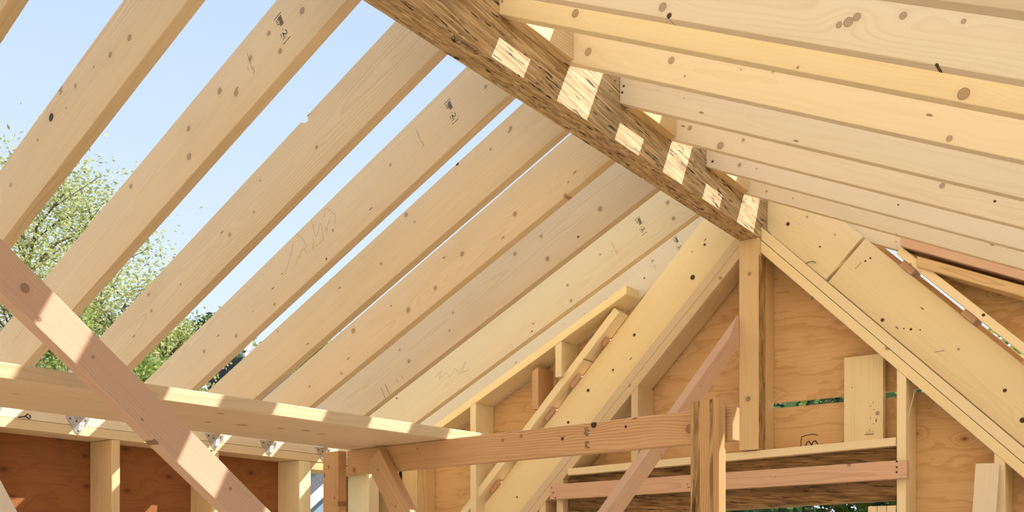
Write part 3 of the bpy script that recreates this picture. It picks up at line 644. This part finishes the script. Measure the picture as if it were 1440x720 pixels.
# ---------------------------------------------------------------- hurricane ties, wire
def tie(y, lab):
    r = empty('rafter_tie', R(XW, y, zp-.03)); tag(r, lab, 'metal tie', 'metal rafter ties on the left plate')
    bm = bmesh.new(); x = XW+.0012
    def quad(ps, t=V((.001, 0, 0))):
        f = [bm.verts.new(R(*p)-r.location) for p in ps]; b_ = [bm.verts.new(R(*p)-r.location+t) for p in ps]
        bm.faces.new(f); bm.faces.new(b_)
        n = len(ps)
        for i in range(n): bm.faces.new((f[i], f[(i+1) % n], b_[(i+1) % n], b_[i]))
    z0 = zp
    quad([(x, y-.055, z0-.004), (x, y+.050, z0-.004), (x, y+.038, z0-.028), (x, y+.002, z0-.074), (x, y-.012, z0-.068)])
    quad([(x, y-.0025, z0+.0), (x-.09, y-.0025, z0+.0), (x-.09, y-.0025, z0+.07), (x, y-.0025, z0+.10)], V((0, .001, 0)))
    link('strap', bm_mesh(bm, 'strap'), M['steel'], r, r.matrix_basis.copy())
    c = R(x+.0016, y+.012, z0-.040)
    o = prism('sticker', [c+V((a_, b_, d_)) for a_, b_, d_ in ((0, -.010, -.016), (0, .008, -.012), (.0005, .008, -.012), (.0005, -.010, -.016), (0, -.006, .012), (0, .012, .016), (.0005, .012, .016), (.0005, -.006, .012))], M['label'], r, 0, (V((0, 0, -1)), V((1, 0, 0)), V((0, -1, 0)))); o['label'] = 'white paper sticker'
    ribbons('barcode', [[(-.003, i*.003-.006), (.004, i*.003-.005)] for i in range(5)], .0013, c+V((.0006, 0, 0)), (0, 1, 0), (0, 0, 1), M['ink'], o)
    for dy, dz in ((-.035, -.014), (-.008, -.022), (.03, -.015), (0, -.06)):
        bm = bmesh.new(); bmesh.ops.create_uvsphere(bm, u_segments=8, v_segments=5, radius=.0042)
        link('nail_head', bm_mesh(bm, 'nail_head'), M['nail'], r, Matrix.Translation(R(x+.001, y+dy, z0+dz)) @ Matrix.Scale(.4, 4, (1, 0, 0)))
for y, lab in ((1.884, 'metal rafter tie at the far left edge of the picture'), (2.237, 'metal rafter tie on the left plate, left of the diagonal brace'), (2.578, 'metal rafter tie hidden just behind the diagonal brace'),
               (2.897, 'metal rafter tie right of the diagonal brace'), (3.21, 'metal rafter tie above the double stud of the left wall'), (3.56, 'metal rafter tie at the top of the left temporary post')):
    tie(y, lab)
pts = [onX(u, v, XW+.012) for u, v in ((26, 587), (30, 586), (34, 586), (37, 584), (39, 582), (42, 584), (43, 587), (41, 589), (38, 587), (36, 585))]
tag(wire('bent_wire', pts, .0028, M['nail']), 'dark curled wire stuck on the left top plate', 'wire')
# ---------------------------------------------------------------- outside: neighbour house, trees, hedges
def away(u, dist): r = ray(u, HOR); r.z = 0; return r*dist
hs_ = empty('house', V((-14, 15, -.45))); tag(hs_, 'neighbouring house with blue-grey stucco wall and dark roof outside the left wall', 'house')
hx, hy0, hy1 = -13.0, 11.3, 19.5
he, hp = .93, 3.96                                            # eaves and peak, from eye height
def poly_x(name, pts, x, t, mat, parent):
    bm = bmesh.new(); f = [bm.verts.new((0, p[0], p[1])) for p in pts]; r = [bm.verts.new((-t, p[0], p[1])) for p in pts]
    bm.faces.new(f); bm.faces.new(r)
    for i in range(len(pts)): bm.faces.new((f[i], f[(i+1) % len(pts)], r[(i+1) % len(pts)], r[i]))
    return link(name, bm_mesh(bm, name), mat, parent, Matrix.Translation((x, 0, H)))
hm = (hy0+hy1)/2
poly_x('wall', [(hy0, -2.25), (hy1, -2.25), (hy1, he), (hm, hp), (hy0, he)], hx, 4, M['stucco'], hs_)
sl_ = (hp-he)/(hm-hy0)
for s_ in (-1, 1):
    e_y = hm+s_*(hm-hy0+.45); e_z = hp-sl_*(hm-hy0+.45)
    poly_x('roof_slab', [(hm, hp+.02), (e_y, e_z+.02), (e_y, e_z+.34), (hm, hp+.34)], hx+.55, 5, M['shingle'], hs_)
    poly_x('fascia', [(hm, hp-.10), (e_y, e_z-.10), (e_y, e_z+.10), (hm, hp+.10)], hx+.60, .04, M['white'], hs_)
cb = away(324, 20)
ch = empty('chimney', V((cb.x, cb.y, .8))); tag(ch, 'grey stone chimney with dark lower flue casing seen between two left rafters', 'chimney')
def blockat(name, c, sx, sy, z0, z1, mat, parent, rot=YAW):
    ex, ey = V((math.cos(rot), math.sin(rot), 0)), V((-math.sin(rot), math.cos(rot), 0))
    b0 = [V((c.x, c.y, z0))+ex*a_*sx/2+ey*b_*sy/2 for a_, b_ in ((-1, -1), (1, -1), (1, 1), (-1, 1))]
    return prism(name, b0+[p+V((0, 0, z1-z0)) for p in b0], mat, parent, .004, (V((0, 0, -1)), ex, -ey) if V((0, 0, -1)).cross(ex).dot(-ey) > 0 else (V((0, 0, -1)), ex, ey))
blockat('flue_casing', cb, .70, .7, -.45, H+4.05, M['dark'], ch)
blockat('stack', cb, .71, .7, H+4.05, H+4.62, M['stone'], ch)
blockat('cap', cb, .80, .80, H+4.62, H+4.70, M['dark'], ch)
def tree(name, label, c, h, rad, crown_z, n, mat, leaf, group, sparse=.0, seed=1):
    rnd = random.Random(seed); root = empty(name, V((c.x, c.y, -.45))); tag(root, label, 'tree' if name != 'hedge' else 'hedge', group)
    bm = bmesh.new(); top = V((0, 0, h*.8)); tips = []
    tube(bm, [V((0, 0, 0)), V((.05, .03, h*.3)), V((.02, -.04, h*.55)), top], .09, 7, .02)
    nb = 46
    for i in range(nb):
        t = rnd.random(); z = crown_z+(h-crown_z)*t
        a_ = rnd.uniform(0, 2*math.pi); rr_ = rad*math.sqrt(max(.05, 1-(abs(t-.38)/.68)**2))*rnd.uniform(.55, 1.05)
        st = V((0, 0, max(h*.15, z-rr_*.8))); en = V((math.cos(a_)*rr_, math.sin(a_)*rr_, z))
        mid = (st+en)/2+V((rnd.uniform(-.1, .1), rnd.uniform(-.1, .1), .1))
        tube(bm, [st, mid, en], .022, 5, .006); tips.append((mid, en))
        for q in range(3):
            e2 = en+V((rnd.uniform(-1, 1), rnd.uniform(-1, 1), rnd.uniform(-.3, 1)))*rad*.28; tube(bm, [mid.lerp(en, .6), e2], .008, 4, .003); tips.append((mid.lerp(en, .6), e2))
    link('trunk', bm_mesh(bm, 'trunk'), M['bark'], root, root.matrix_basis.copy())
    vs, fs = [], []
    for i in range(n):
        a_, b_ = tips[rnd.randrange(len(tips))]; p = a_.lerp(b_, rnd.random()**.6)+V((rnd.gauss(0, 1), rnd.gauss(0, 1), rnd.gauss(0, .8)))*rad*.11*(1+sparse*rnd.random())
        u = V((rnd.gauss(0, 1), rnd.gauss(0, 1), rnd.gauss(0, .6))).normalized(); v = u.orthogonal().normalized(); v = (v*math.cos(k_ := rnd.uniform(0, 6.28))+u.cross(v)*math.sin(k_))
        s2 = leaf*rnd.uniform(.6, 1.25); k0 = len(vs)
        vs += [p-u*s2, p+v*s2*.42, p+u*s2, p-v*s2*.42]; fs.append((k0, k0+1, k0+2, k0+3))
    me = bpy.data.meshes.new('foliage'); me.from_pydata(vs, [], fs); f = link('foliage', me, mat, root, root.matrix_basis.copy()); f['kind'] = 'stuff'
TG = 'trees beyond the left wall'
tree('leafy_tree', 'tall airy yellow-green tree at the left edge between the rafters', away(35, 10.5), 6.3, 1.5, 2.6, 42000, M['leaf_yellow'], .025, TG, .9, 2)
tree('leafy_tree', 'dense dark green tree low behind the diagonal brace', away(-10, 17), 5.9, 2.4, 1.0, 16000, M['leaf_dark'], .075, TG, 0, 3)
tree('leafy_tree', 'yellow-green tree behind the knotty stamped rafter', away(172, 13.3), 6.2, 1.3, 2.3, 34000, M['leaf_yellow'], .030, TG, .7, 4)
tree('leafy_tree', 'bushy bright green tree lower down beside the diagonal brace', away(100, 7.6), 4.1, .9, 1.4, 26000, M['leaf_green'], .024, TG, 0, 5)
tree('leafy_tree', 'small green tree left of the stone chimney', away(232, 11), 4.75, .62, 2.0, 20000, M['leaf_yellow'], .026, TG, .3, 6)
tree('leafy_tree', 'dark pointed tree far behind the stone chimney', away(283, 16.5), 6.35, .8, 2.0, 9000, M['leaf_dark'], .07, TG, 0, 7)
tree('leafy_tree', 'green tree whose top shows under the sky slits right of the chimney', away(415, 27), 7.7, 2.4, 3.0, 14000, M['leaf_green'], .09, TG, 0, 8)
HG = 'trees beyond the gable wall'
tree('leafy_tree', 'dark green tree seen through the gable window', away(1120, 9.5), 4.2, 1.7, .4, 14000, M['leaf_dark'], .07, HG, 0, 11)
tree('leafy_tree', 'mid green tree seen through the plywood slit left of the upright board', away(1000, 11), 4.4, 1.7, .6, 12000, M['leaf_green'], .07, HG, 0, 12)
tree('leafy_tree', 'mid green tree seen through the slit under the right rake board', away(1330, 10), 4.2, 1.5, .6, 12000, M['leaf_green'], .07, HG, 0, 13)
tree('leafy_tree', 'dark tree low at the right beyond the gable wall', away(1240, 12), 4.5, 1.6, .4, 10000, M['leaf_dark'], .08, HG, 0, 14)
